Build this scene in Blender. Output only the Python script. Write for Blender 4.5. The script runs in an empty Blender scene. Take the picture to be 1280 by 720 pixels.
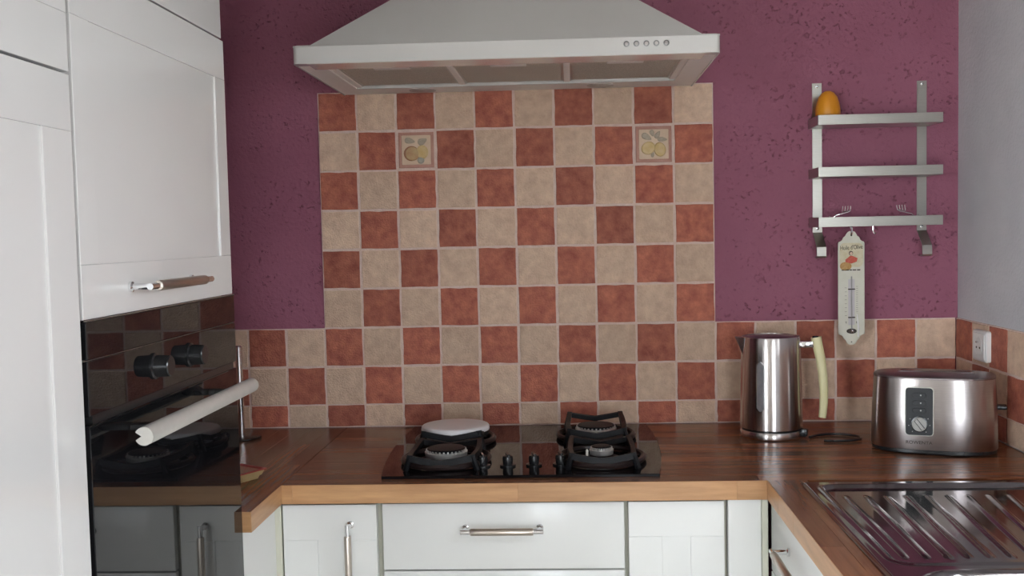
import bpy, bmesh, math, random
from mathutils import Vector, Matrix, Euler
R = math.radians
scene = bpy.context.scene
C = scene.collection
PI = math.pi

# ------------------------------------------------------------------ camera
F, CX, CY = 1279.08, 658.56, 365.59
YAW, PITCH, ROLL = 0.04391, 0.05742, -0.02088
cam_d = bpy.data.cameras.new('camera'); cam = bpy.data.objects.new('camera', cam_d); C.objects.link(cam)
scene.camera = cam
cam_d.sensor_width = 36.0; cam_d.sensor_fit = 'HORIZONTAL'
cam_d.lens = F / 1280 * 36
cam_d.shift_x = -(CX - 640) / 1280
cam_d.shift_y = (CY - 360) / 1280
cam_d.clip_start = 0.02
fwd = Vector((-math.sin(YAW) * math.cos(PITCH), math.cos(YAW) * math.cos(PITCH), -math.sin(PITCH)))
rgt = Vector((math.cos(YAW), math.sin(YAW), 0)); up = rgt.cross(fwd)
r2 = math.cos(ROLL) * rgt + math.sin(ROLL) * up
u2 = -math.sin(ROLL) * rgt + math.cos(ROLL) * up
rot = Matrix((r2, u2, -fwd)).transposed().to_4x4()
cam.matrix_world = Matrix.Translation((0.65352, -2.66413, 1.40264)) @ rot

# ------------------------------------------------------------------ world, lights, exposure
w = bpy.data.worlds.new('sky'); scene.world = w; w.use_nodes = True
bg = w.node_tree.nodes['Background']; bg.inputs[0].default_value = (0.84, 0.92, 1.0, 1); bg.inputs[1].default_value = 13.0
def window_portal(name, x0, x1, z0, z1, y, side=False):
    l = bpy.data.lights.new(name, 'AREA'); l.shape = 'RECTANGLE'; l.size = x1 - x0; l.size_y = z1 - z0
    l.cycles.is_portal = True
    o = bpy.data.objects.new(name, l); C.objects.link(o)
    o.location = ((x0 + x1) / 2, y, (z0 + z1) / 2)
    o.rotation_euler = (R(90), 0, 0)
    if side: o.location = (y, (x0 + x1) / 2, (z0 + z1) / 2); o.rotation_euler = (R(90), 0, R(90))
    return o
YR = -5.0
WIN1 = (-3.2, -1.25, 0.10, 2.1); WIN2 = (0.75, 1.45, 0.25, 1.85); WIN3 = (-2.05, -1.55, 1.30, 1.95)   # two rear windows, one over the sink
window_portal('french_window_daylight', *WIN1, YR - 0.11)
window_portal('garden_window_daylight', *WIN2, YR - 0.11)
window_portal('sink_window_daylight', *WIN3, 1.765, side=True)
vs = scene.view_settings
vs.view_transform = 'Standard'; vs.look = 'None'; vs.gamma = 1.0; vs.use_curve_mapping = False
vs.exposure = 1.10

# ------------------------------------------------------------------ materials
def lin(c):
    return tuple(((v / 255) / 12.92 if v <= 10 else (((v / 255) + 0.055) / 1.055) ** 2.4) for v in c)
MATS = {}
def M(name, col, rough=0.5, metal=0.0, col2=None, nscale=8.0, bump=0.0, bscale=60.0, coat=0.0, rand=0.0,
      stretch=None, ramp=(0.35, 0.65), aniso=0.0, spec=0.5, alpha=None, detail=4.0, pit_shade=None, transmission=0.0):
    m = bpy.data.materials.new(name); m.use_nodes = True
    nt = m.node_tree; N = nt.nodes; L = nt.links
    b = N['Principled BSDF']
    b.inputs['Base Color'].default_value = (*col, 1)
    b.inputs['Roughness'].default_value = rough; b.inputs['Metallic'].default_value = metal
    b.inputs['Specular IOR Level'].default_value = spec
    if coat: b.inputs['Coat Weight'].default_value = coat; b.inputs['Coat Roughness'].default_value = 0.02 if coat >= 1 else 0.08
    if aniso:
        b.inputs['Anisotropic'].default_value = aniso; b.inputs['Anisotropic Rotation'].default_value = 0.25
        tg = N.new('ShaderNodeTangent'); tg.direction_type = 'RADIAL'; tg.axis = 'Z'; L.new(tg.outputs[0], b.inputs['Tangent'])
    if transmission: b.inputs['Transmission Weight'].default_value = transmission
    tc = N.new('ShaderNodeTexCoord'); oi = N.new('ShaderNodeObjectInfo')
    mul = N.new('ShaderNodeVectorMath'); mul.operation = 'MULTIPLY_ADD'
    mul.inputs[1].default_value = stretch or (1, 1, 1)
    sc = N.new('ShaderNodeVectorMath'); sc.operation = 'SCALE'; sc.inputs[0].default_value = (37.0, 17.0, 53.0)
    L.new(oi.outputs['Random'], sc.inputs['Scale'])
    L.new(tc.outputs['Object'], mul.inputs[0]); L.new(sc.outputs[0], mul.inputs[2])
    src = None
    if col2 is not None:
        n = N.new('ShaderNodeTexNoise'); n.inputs['Scale'].default_value = nscale; n.inputs['Detail'].default_value = detail
        n.inputs['Roughness'].default_value = 0.6
        L.new(mul.outputs[0], n.inputs['Vector'])
        cr = N.new('ShaderNodeValToRGB'); cr.color_ramp.elements[0].position = ramp[0]; cr.color_ramp.elements[1].position = ramp[1]
        cr.color_ramp.elements[0].color = (*col, 1); cr.color_ramp.elements[1].color = (*col2, 1)
        L.new(n.outputs['Fac'], cr.inputs[0]); src = cr.outputs[0]
    if pit_shade:
        fc, fs, f0, f1, ms = pit_shade  # dark pits: their shade is mixed into the colour, same mask dents the bump
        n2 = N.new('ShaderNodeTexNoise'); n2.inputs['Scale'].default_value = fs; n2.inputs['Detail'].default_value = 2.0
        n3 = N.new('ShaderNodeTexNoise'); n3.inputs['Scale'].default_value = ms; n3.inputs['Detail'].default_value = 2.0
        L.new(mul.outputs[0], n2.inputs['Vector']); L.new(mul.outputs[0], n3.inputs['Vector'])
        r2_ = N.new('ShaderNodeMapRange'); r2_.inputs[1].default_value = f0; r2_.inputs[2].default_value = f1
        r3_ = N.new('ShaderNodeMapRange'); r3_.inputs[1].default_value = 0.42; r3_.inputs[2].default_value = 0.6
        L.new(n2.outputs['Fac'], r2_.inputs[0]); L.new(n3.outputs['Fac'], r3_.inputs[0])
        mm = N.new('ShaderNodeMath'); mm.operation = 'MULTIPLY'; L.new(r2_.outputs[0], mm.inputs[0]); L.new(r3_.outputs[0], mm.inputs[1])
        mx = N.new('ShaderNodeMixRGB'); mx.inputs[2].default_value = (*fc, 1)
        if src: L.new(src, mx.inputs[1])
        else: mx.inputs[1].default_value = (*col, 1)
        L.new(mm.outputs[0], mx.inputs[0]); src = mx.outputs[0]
        m['pit_shade'] = 1
    if rand:
        hsv = N.new('ShaderNodeHueSaturation')
        if src: L.new(src, hsv.inputs['Color'])
        else: hsv.inputs['Color'].default_value = (*col, 1)
        mr = N.new('ShaderNodeMapRange'); mr.inputs[3].default_value = 1 - rand; mr.inputs[4].default_value = 1 + rand
        L.new(oi.outputs['Random'], mr.inputs[0]); L.new(mr.outputs[0], hsv.inputs['Value']); src = hsv.outputs[0]
    if src: L.new(src, b.inputs['Base Color'])
    if bump:
        nb = N.new('ShaderNodeTexNoise'); nb.inputs['Scale'].default_value = bscale; nb.inputs['Detail'].default_value = 5.0
        L.new(mul.outputs[0], nb.inputs['Vector'])
        bp = N.new('ShaderNodeBump'); bp.inputs['Strength'].default_value = bump; bp.inputs['Distance'].default_value = 0.004
        hsrc = nb.outputs['Fac']
        if pit_shade:
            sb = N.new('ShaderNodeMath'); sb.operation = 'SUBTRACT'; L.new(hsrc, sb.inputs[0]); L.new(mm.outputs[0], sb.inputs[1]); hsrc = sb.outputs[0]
        L.new(hsrc, bp.inputs['Height']); L.new(bp.outputs[0], b.inputs['Normal'])
    MATS[name] = m
    return m
M('purple_plaster', (0.285, 0.091, 0.142), 0.75, col2=(0.33, 0.112, 0.170), nscale=3, bump=0.7, bscale=120, pit_shade=((0.20, 0.060, 0.094), 95, 0.60, 0.70, 9))
M('grey_plaster', (0.56, 0.555, 0.58), 0.8, col2=(0.62, 0.61, 0.63), nscale=5, bump=0.5, bscale=110)
M('room_wall', (0.60, 0.58, 0.545), 0.8, col2=(0.64, 0.62, 0.585), nscale=3, bump=0.2)
M('ceiling_paint', (0.62, 0.59, 0.56), 0.9, col2=(0.65, 0.62, 0.59))
M('floor_tile', (0.60, 0.55, 0.50), 0.35, col2=(0.68, 0.62, 0.56), nscale=4)
M('red_tile', (0.31, 0.076, 0.050), 0.6, col2=(0.58, 0.195, 0.118), nscale=40, bump=0.8, bscale=260, rand=0.15, ramp=(0.30, 0.74), detail=10)
M('cream_tile', (0.59, 0.395, 0.285), 0.6, col2=(0.80, 0.59, 0.43), nscale=40, bump=0.8, bscale=260, rand=0.08, ramp=(0.28, 0.74), detail=10)
M('grout', (0.70, 0.53, 0.46), 0.85, col2=(0.78, 0.61, 0.54), nscale=60, bump=0.5, bscale=300)
M('decor_border', (0.50, 0.235, 0.175), 0.5, col2=(0.56, 0.30, 0.23), nscale=30, bump=0.2, bscale=200)
M('decor_field', (0.66, 0.49, 0.345), 0.5, col2=(0.72, 0.55, 0.40), nscale=40)
M('fruit_yellow', (0.60, 0.41, 0.16), 0.5, col2=(0.66, 0.49, 0.25), nscale=60)
M('fruit_orange', (0.46, 0.26, 0.12), 0.5, col2=(0.54, 0.38, 0.19), nscale=60)
M('fruit_outline', (0.33, 0.14, 0.07), 0.5, col2=(0.38, 0.18, 0.09))
M('leaf_grey', (0.37, 0.30, 0.22), 0.5, col2=(0.46, 0.375, 0.275), nscale=200)
M('plum_grey', (0.34, 0.32, 0.27), 0.5, col2=(0.46, 0.42, 0.33), nscale=60)
M('white_lacquer', (0.775, 0.77, 0.74), 0.30, col2=(0.795, 0.79, 0.76), nscale=2, coat=0.12, spec=0.4)
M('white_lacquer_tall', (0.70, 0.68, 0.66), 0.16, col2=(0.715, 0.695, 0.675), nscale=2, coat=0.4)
M('carcass_edge', (0.50, 0.49, 0.40), 0.5, col2=(0.53, 0.52, 0.43))
M('cream_post', (0.60, 0.59, 0.48), 0.4, col2=(0.63, 0.62, 0.51))
M('hood_white', (0.60, 0.58, 0.555), 0.25, col2=(0.62, 0.60, 0.575), nscale=3, coat=0.3)
M('hood_lip', (0.84, 0.80, 0.77), 0.25, col2=(0.86, 0.82, 0.79), nscale=3, coat=1.0)  # paler copy of the hood's white, bounce light added to the colour
M('hood_under', (0.84, 0.80, 0.76), 0.5, col2=(0.86, 0.82, 0.78), nscale=3)  # underside colour raised to stand in for weak bounce light from below
M('hood_grey', (0.50, 0.455, 0.435), 0.4, col2=(0.52, 0.475, 0.45), nscale=3)
M('filter_mesh', (0.62, 0.57, 0.50), 0.6, 0.0, col2=(0.44, 0.40, 0.34), nscale=420, bump=0.5, bscale=420, detail=0)
M('wood_top', (0.135, 0.046, 0.021), 0.24, col2=(0.285, 0.115, 0.054), nscale=6, stretch=(0.6, 11, 11), bump=0.05, bscale=40, rand=0.30, ramp=(0.28, 0.75), spec=0.42, detail=5)
M('wood_edge', (0.35, 0.165, 0.065), 0.35, col2=(0.62, 0.35, 0.165), nscale=6, stretch=(0.9, 9, 9), rand=0.18, ramp=(0.25, 0.75), detail=6)
M('black_glass', (0.006, 0.006, 0.007), 0.02, col2=(0.007, 0.007, 0.008), spec=0.38)
M('hob_glass', (0.006, 0.005, 0.006), 0.03, col2=(0.007, 0.006, 0.007), spec=0.17)
M('cast_iron', (0.005, 0.005, 0.006), 0.42, col2=(0.008, 0.008, 0.010), nscale=80, bump=0.15, bscale=300, spec=0.16)
M('brown_enamel', (0.020, 0.012, 0.011), 0.35, col2=(0.025, 0.014, 0.013), spec=0.35)
M('black_plastic', (0.012, 0.012, 0.013), 0.25, col2=(0.015, 0.015, 0.016))
M('burner_alu', (0.66, 0.64, 0.62), 0.38, 0.75, col2=(0.74, 0.72, 0.70), nscale=90)
M('burner_ceramic', (0.75, 0.72, 0.66), 0.35, col2=(0.78, 0.75, 0.7))
M('chrome', (0.78, 0.78, 0.79), 0.10, 1.0, col2=(0.8, 0.8, 0.81))
M('brushed_bronze', (0.52, 0.46, 0.40), 0.32, 1.0, col2=(0.58, 0.52, 0.46), nscale=60, stretch=(1, 30, 30))
M('oven_bar', (0.60, 0.575, 0.53), 0.40, 0.35, col2=(0.64, 0.615, 0.57), nscale=50)
M('kettle_steel', (0.54, 0.50, 0.49), 0.24, 1.0, col2=(0.58, 0.54, 0.53), nscale=30, stretch=(20, 20, 1), aniso=0.85)
M('toaster_steel', (0.46, 0.42, 0.41), 0.30, 1.0, col2=(0.50, 0.46, 0.45), nscale=30, stretch=(1, 1, 20), aniso=0.85)
M('toaster_top', (0.24, 0.205, 0.205), 0.36, 1.0, col2=(0.27, 0.235, 0.235), nscale=30)
M('rack_steel', (0.46, 0.445, 0.405), 0.30, 1.0, col2=(0.50, 0.485, 0.445), nscale=40, stretch=(1, 20, 20))
M('sink_steel', (0.215, 0.195, 0.20), 0.09, 1.0, col2=(0.24, 0.22, 0.225), nscale=20)
M('cream_plastic', (0.66, 0.60, 0.33), 0.35, col2=(0.69, 0.63, 0.37), nscale=20)
M('dark_grey_plastic', (0.016, 0.017, 0.019), 0.45, col2=(0.019, 0.020, 0.022), spec=0.35)
M('button_steel', (0.20, 0.195, 0.19), 0.35, 1.0, col2=(0.24, 0.235, 0.23))
M('light_grey_plastic', (0.40, 0.39, 0.365), 0.35, col2=(0.43, 0.42, 0.395))
M('gauge_window', (0.16, 0.155, 0.16), 0.12, col2=(0.20, 0.19, 0.195), nscale=90)
M('white_plastic', (0.74, 0.72, 0.70), 0.35, col2=(0.76, 0.74, 0.72))
M('dish_lid_white', (0.80, 0.78, 0.79), 0.30, col2=(0.82, 0.80, 0.81))
M('orange_plastic', (0.72, 0.27, 0.012), 0.38, col2=(0.75, 0.30, 0.016), nscale=20)
M('orange_base', (0.40, 0.15, 0.015), 0.4, col2=(0.43, 0.17, 0.02))
M('enamel_plate', (0.62, 0.60, 0.50), 0.22, col2=(0.66, 0.64, 0.55), nscale=30)
M('print_beige', (0.55, 0.47, 0.30), 0.4, col2=(0.62, 0.56, 0.40), nscale=70)
M('print_dark', (0.055, 0.040, 0.030), 0.5, col2=(0.07, 0.05, 0.04))
M('print_red', (0.46, 0.055, 0.030), 0.5, col2=(0.55, 0.10, 0.06), nscale=200)
M('print_gold', (0.40, 0.20, 0.05), 0.5, col2=(0.5, 0.3, 0.1), nscale=200)
M('print_skin', (0.62, 0.42, 0.30), 0.5, col2=(0.65, 0.46, 0.34))
M('print_mauve', (0.50, 0.46, 0.47), 0.4, col2=(0.53, 0.49, 0.5))
M('glass_tube', (0.36, 0.34, 0.33), 0.1, col2=(0.4, 0.38, 0.37), coat=0.5)
M('dish_cream', (0.46, 0.34, 0.16), 0.3, col2=(0.52, 0.40, 0.20), nscale=40, coat=0.4)
M('dish_red', (0.32, 0.045, 0.035), 0.3, col2=(0.38, 0.07, 0.05), nscale=60, coat=0.4)
M('dish_inside', (0.50, 0.38, 0.26), 0.35, col2=(0.56, 0.28, 0.20), nscale=70, coat=0.3)
M('lamp_lens', (0.40, 0.38, 0.35), 0.3, col2=(0.42, 0.40, 0.37))
M('garden_ground', (0.46, 0.43, 0.38), 0.9, col2=(0.52, 0.49, 0.44), nscale=0.6)
M('window_frame_white', (0.8, 0.8, 0.78), 0.4, col2=(0.82, 0.82, 0.8))

# ------------------------------------------------------------------ mesh helpers
class MB:
    def __init__(s): s.v = []; s.f = []; s.m = []; s.mats = []
    def mi(s, mat):
        if mat not in s.mats: s.mats.append(mat)
        return s.mats.index(mat)
    def add(s, vs_, fs, mat, T=None):
        k = len(s.v); i = s.mi(mat)
        for p in vs_:
            p = Vector(p)
            s.v.append(tuple(T @ p) if T else tuple(p))
        for f in fs: s.f.append([k + a for a in f]); s.m.append(i)
        return s
    def box(s, x0, x1, y0, y1, z0, z1, mat, bev=0.0, T=None, seg=1):
        x0, x1 = sorted((x0, x1)); y0, y1 = sorted((y0, y1)); z0, z1 = sorted((z0, z1))
        bm = bmesh.new(); bmesh.ops.create_cube(bm, size=1)
        for v in bm.verts:
            v.co = Vector(((x0 + x1) / 2 + v.co.x * (x1 - x0), (y0 + y1) / 2 + v.co.y * (y1 - y0), (z0 + z1) / 2 + v.co.z * (z1 - z0)))
        if bev: bmesh.ops.bevel(bm, geom=list(bm.edges), offset=bev, segments=seg, profile=0.5, affect='EDGES')
        bm.verts.index_update()
        s.add([v.co.copy() for v in bm.verts], [[v.index for v in f.verts] for f in bm.faces], mat, T); bm.free(); return s
    def lathe(s, prof, mat, n=32, T=None, cap=True):
        V = []; Fc = []
        for r, z in prof:
            for k in range(n): a = 2 * PI * k / n; V.append((r * math.cos(a), r * math.sin(a), z))
        for i in range(len(prof) - 1):
            for k in range(n): Fc.append([i * n + k, i * n + (k + 1) % n, (i + 1) * n + (k + 1) % n, (i + 1) * n + k])
        if cap:
            Fc.append(list(reversed(range(n)))); Fc.append([(len(prof) - 1) * n + k for k in range(n)])
        return s.add(V, Fc, mat, T)
    def tube(s, pts, r, mat, n=8, closed=False, T=None):
        pts = [Vector(p) for p in pts]; V = []; Fc = []; m = len(pts); ref = None
        for i, p in enumerate(pts):
            a = pts[(i - 1) % m] if (closed or i > 0) else p; b = pts[(i + 1) % m] if (closed or i < m - 1) else p
            t = (b - a).normalized()
            if ref is None: ref = t.orthogonal().normalized()
            ref = (ref - t * ref.dot(t)).normalized(); q = t.cross(ref)
            rr = r[i] if isinstance(r, (list, tuple)) else r
            for k in range(n): ang = 2 * PI * k / n; V.append(p + rr * (math.cos(ang) * ref + math.sin(ang) * q))
        for i in range(m if closed else m - 1):
            j = (i + 1) % m
            for k in range(n): Fc.append([i * n + k, i * n + (k + 1) % n, j * n + (k + 1) % n, j * n + k])
        if not closed: Fc.append(list(reversed(range(n)))); Fc.append([(m - 1) * n + k for k in range(n)])
        return s.add(V, Fc, mat, T)
    def prism(s, out, z0, z1, mat, T=None, bev=0.0):
        # outline (x,y) counter-clockwise extruded along z, optional chamfer on the z1 side
        n = len(out); rings = [(out, z0)]
        if bev:
            c = Vector((sum(p[0] for p in out) / n, sum(p[1] for p in out) / n))
            ins = []
            for i in range(n):
                p = Vector(out[i]); a = Vector(out[i - 1]); b = Vector(out[(i + 1) % n])
                d1 = (p - a).normalized(); d2 = (b - p).normalized(); nn = Vector((-(d1.y + d2.y), d1.x + d2.x))
                if nn.length < 1e-9: nn = c - p
                ins.append(tuple(p + nn.normalized() * bev))
            rings += [(out, z1 - bev), (ins, z1)]
        else: rings += [(out, z1)]
        V = [(p[0], p[1], z) for o, z in rings for p in o]; Fc = []
        for i in range(len(rings) - 1):
            for k in range(n): Fc.append([i * n + k, i * n + (k + 1) % n, (i + 1) * n + (k + 1) % n, (i + 1) * n + k])
        Fc.append(list(reversed(range(n)))); Fc.append([(len(rings) - 1) * n + k for k in range(n)])
        return s.add(V, Fc, mat, T)
    def mesh(s, name, angle=35, flat=False):
        me = bpy.data.meshes.new(name); me.from_pydata(s.v, [], s.f)
        for m in s.mats: me.materials.append(MATS[m])
        me.polygons.foreach_set('material_index', s.m)
        if not flat:
            me.polygons.foreach_set('use_smooth', [True] * len(me.polygons)); me.update()
            me.set_sharp_from_angle(angle=R(angle))
        me.update(); return me
    def build(s, name, parent=None, loc=(0, 0, 0), rot=(0, 0, 0), angle=35, flat=False):
        return link(name, s.mesh(name, angle, flat), parent, loc, rot)
def link(name, me, parent=None, loc=(0, 0, 0), rot=(0, 0, 0)):
    o = bpy.data.objects.new(name, me); C.objects.link(o); o.location = loc; o.rotation_euler = rot
    if parent: o.parent = parent
    return o
def tag(o, label=None, cat=None, group=None, kind=None):
    if label: o['label'] = label
    if cat: o['category'] = cat
    if group: o['group'] = group
    if kind: o['kind'] = kind
    return o
def thing(name, label, cat, loc=(0, 0, 0), rz=0.0, group=None):
    o = bpy.data.objects.new(name, None); C.objects.link(o); o.location = loc; o.rotation_euler = (0, 0, rz); o.empty_display_size = 0.05
    return tag(o, label, cat, group)
def rrect(w, h, r, n=5, cx=0, cy=0):
    pts = []
    for (sx, sy, a0) in ((1, -1, -90), (1, 1, 0), (-1, 1, 90), (-1, -1, 180)):
        for k in range(n + 1):
            a = R(a0 + 90 * k / n)
            pts.append((cx + sx * (w / 2 - r) + r * math.cos(a), cy + sy * (h / 2 - r) + r * math.sin(a)))
    return pts
def ellipse(rx, ry, n=20, cx=0, cy=0, rot=0):
    return [(cx + rx * math.cos(a) * math.cos(rot) - ry * math.sin(a) * math.sin(rot), cy + rx * math.cos(a) * math.sin(rot) + ry * math.sin(a) * math.cos(rot)) for a in (2 * PI * k / n for k in range(n))]
def text_mesh(body, size, mat, extrude=0.0003, name='lettering', sx=1.0):
    cu = bpy.data.curves.new(name, 'FONT'); cu.body = body; cu.size = size; cu.align_x = 'CENTER'; cu.align_y = 'CENTER'; cu.extrude = extrude
    t = bpy.data.objects.new(name, cu); C.objects.link(t)
    bpy.context.view_layer.update()
    me = bpy.data.meshes.new_from_object(t.evaluated_get(bpy.context.evaluated_depsgraph_get()))
    bpy.data.objects.remove(t); bpy.data.curves.remove(cu)
    me.materials.clear(); me.materials.append(MATS[mat]); me.name = name
    for v in me.vertices: v.co.x *= sx
    return me
FRONT = Matrix.Rotation(R(90), 4, 'X')      # maps (x,y,z) -> (x,-z,y): outlines drawn in x/z, extruded towards -y
rng = random.Random(7)

# ------------------------------------------------------------------ the room
P = 0.1025; ZW = 0.900; ZT = ZW + 8.58 * P            # tile pitch, worktop height, top of tiled panel
XR = 1.637; XL = -0.56                                # tile faces of right and left wall; tile face of back wall is y = 0
ROOMX0 = -3.4
def struct(name, mb, label=None):
    return tag(mb.build(name), label, None, None, 'structure')
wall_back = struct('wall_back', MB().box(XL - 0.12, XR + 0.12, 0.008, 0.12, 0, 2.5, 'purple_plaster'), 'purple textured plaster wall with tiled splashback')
w3a, w3b, w3c, w3d = WIN3
wall_right = struct('wall_right', MB().box(XR + 0.008, XR + 0.12, w3b, 0.008, 0, 2.5, 'grey_plaster').box(XR + 0.008, XR + 0.12, YR, w3a, 0, 2.5, 'grey_plaster').box(XR + 0.008, XR + 0.12, w3a, w3b, 0, w3c, 'grey_plaster').box(XR + 0.008, XR + 0.12, w3a, w3b, w3d, 2.5, 'grey_plaster'), 'pale grey textured plaster wall beside the sink')
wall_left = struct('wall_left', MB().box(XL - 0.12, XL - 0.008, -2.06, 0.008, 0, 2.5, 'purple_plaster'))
struct('wall_return', MB().box(ROOMX0, XL - 0.12, -2.06, -1.95, 0, 2.5, 'room_wall'))
struct('wall_living', MB().box(ROOMX0 - 0.1, ROOMX0, YR, -1.95, 0, 2.5, 'room_wall'))
wr = MB()
x0, x1, z0, z1 = WIN1; a0, a1, b0, b1 = WIN2
wr.box(ROOMX0 - 0.1, x0, YR - 0.1, YR, 0, 2.5, 'room_wall').box(x1, a0, YR - 0.1, YR, 0, 2.5, 'room_wall').box(a1, XR + 0.12, YR - 0.1, YR, 0, 2.5, 'room_wall')
wr.box(x0, x1, YR - 0.1, YR, 0, z0, 'room_wall').box(x0, x1, YR - 0.1, YR, z1, 2.5, 'room_wall').box(a0, a1, YR - 0.1, YR, 0, b0, 'room_wall').box(a0, a1, YR - 0.1, YR, b1, 2.5, 'room_wall')
struct('wall_rear', wr)
struct('floor', MB().box(ROOMX0 - 0.1, XR + 0.12, YR - 0.1, 0.12, -0.1, 0, 'floor_tile'))
struct('ceiling', MB().box(ROOMX0 - 0.1, XR + 0.12, YR - 0.1, 0.12, 2.5, 2.6, 'ceiling_paint'))
for nm, (x0, x1, z0, z1) in (('window_1', WIN1), ('window_2', WIN2)):
    wf = MB(); t = 0.055; y0, y1 = YR - 0.075, YR - 0.02
    wf.box(x0, x0 + t, y0, y1, z0, z1, 'window_frame_white').box(x1 - t, x1, y0, y1, z0, z1, 'window_frame_white')
    wf.box(x0, x1, y0, y1, z0, z0 + t, 'window_frame_white').box(x0, x1, y0, y1, z1 - t, z1, 'window_frame_white')
    xm = (x0 + x1) / 2; wf.box(xm - 0.05, xm + 0.05, y0, y1, z0, z1, 'window_frame_white')
    wo = struct(nm, wf)
wf = MB(); t = 0.05; xa, xb = XR + 0.03, XR + 0.09
wf.box(xa, xb, w3a, w3a + t, w3c, w3d, 'window_frame_white').box(xa, xb, w3b - t, w3b, w3c, w3d, 'window_frame_white')
wf.box(xa, xb, w3a, w3b, w3c, w3c + t, 'window_frame_white').box(xa, xb, w3a, w3b, w3d - t, w3d, 'window_frame_white').box(xa, xb, (w3a + w3b) / 2 - .04, (w3a + w3b) / 2 + .04, w3c, w3d, 'window_frame_white')
struct('window_3', wf)
gm = MB(); gm.add([(-40, -40, -0.15), (40, -40, -0.15), (40, 40, -0.15), (-40, 40, -0.15)], [[0, 1, 2, 3]], 'garden_ground'); struct('ground_outside', gm)

# ------------------------------------------------------------------ wall tiles: every tile its own piece
def tile_mesh(name, wd, ht, mat, seed, wob=0.0011):
    r = random.Random(seed); n = 4; ring = []
    cs = [(-wd / 2, -ht / 2), (wd / 2, -ht / 2), (wd / 2, ht / 2), (-wd / 2, ht / 2)]
    for i in range(4):
        a, b = cs[i], cs[(i + 1) % 4]
        for k in range(n):
            t = k / n; q = wob * (0.6 if k == 0 else 1)
            ring.append((a[0] + (b[0] - a[0]) * t + r.uniform(-q, q), a[1] + (b[1] - a[1]) * t + r.uniform(-q, q)))
    m = len(ring); fx = 1 - 0.0022 / wd; fz = 1 - 0.0022 / ht
    V = [(x, 0.006, z) for x, z in ring] + [(x, 0.0010, z) for x, z in ring] + [(x * fx, 0, z * fz) for x, z in ring]
    Fc = []
    for j in (0, 1):
        for k in range(m): Fc.append([j * m + k, j * m + (k + 1) % m, (j + 1) * m + (k + 1) % m, (j + 1) * m + k])
    Fc.append([2 * m + k for k in range(m)])
    mb = MB(); mb.add(V, Fc, mat); return mb.mesh(name, flat=True)
TS = P - 0.0060
cut_h = 0.58 * P - 0.004
TM = {}
for mat in ('red_tile', 'cream_tile'):
    TM[mat] = [tile_mesh('tile', TS, TS, mat, 11 * k + len(mat)) for k in range(6)]
    TM[mat + 'c'] = [tile_mesh('cut_tile', TS, cut_h, mat, 91 * k + len(mat)) for k in range(4)]
def put_tile(c, r, wall, place, w_=None):
    red = (c + r) % 2 == 0; mat = 'red_tile' if red else 'cream_tile'
    z = ZT - (r + 0.5) * P
    if r == 8: z = ZW + 0.58 * P / 2 + 0.001
    if w_: me = tile_mesh('cut_tile', w_, cut_h if r == 8 else TS, mat, 7 * c + r)
    else: me = rng.choice(TM[mat + ('c' if r == 8 else '')])
    loc, rz = place(c, z)
    j = 0.0006
    o = link('tile', me, wall, (loc[0] + rng.uniform(-j, j) * math.cos(rz), loc[1] + rng.uniform(-j, j) * abs(math.sin(rz)), loc[2] + rng.uniform(-j, j)), (0, rng.uniform(-.004, .004), rz))
    return o
back = lambda c, z: (((c + 0.5) * P, rng.uniform(-0.0006, 0.0006), z), 0.0)
right = lambda c, z: ((XR + rng.uniform(-0.0006, 0.0006), -(c - 16 + 0.5) * P - 0.003, z), -PI / 2)
left = lambda c, z: ((XL, -(c + 0.5) * P - 0.003, z), PI / 2)
FRUIT = {(2, 1), (8, 1)}
for c in range(10):
    for r in range(6):
        if (c, r) not in FRUIT: put_tile(c, r, wall_back, back)
for c in range(-5, 16):
    for r in (6, 7, 8): put_tile(c, r, wall_back, back)
for r in (6, 7, 8):
    put_tile(-6, r, wall_back, lambda c, z: ((-5.23 * P, 0, z), 0.0), w_=0.44 * P - 0.005)
    for c in range(16, 32): put_tile(c, r, wall_right, right)
    for c in range(0, 7): put_tile(c, r, wall_left, left)
g = MB().box(0.0005, 10 * P - 0.0005, 0.0026, 0.0082, ZT - 6 * P, ZT - 0.0005, 'grout').box(XL, XR, 0.0026, 0.0082, ZW, ZT - 6 * P - 0.0005, 'grout')
g.build('grout', wall_back)
MB().box(XR + 0.0026, XR + 0.0082, -16 * P - 0.003, 0.002, ZW, ZT - 6 * P - 0.0005, 'grout').build('grout', wall_right)
MB().box(XL - 0.0082, XL - 0.0026, -7 * P - 0.003, 0.002, ZW, ZT - 6 * P - 0.0005, 'grout').build('grout', wall_left)
def leaf(mb, x, z, L, W, ang, mat='leaf_grey'):
    pts = []
    for k in range(12):
        a = 2 * PI * k / 12; u = math.cos(a) * L / 2; v = math.sin(a) * W / 2 * (1 - 0.45 * math.cos(a))
        pts.append((x + u * math.cos(ang) - v * math.sin(ang), z + u * math.sin(ang) + v * math.cos(ang)))
    mb.prism(pts, 0.0, 0.0035, mat, FRONT, bev=0.0012)
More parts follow.
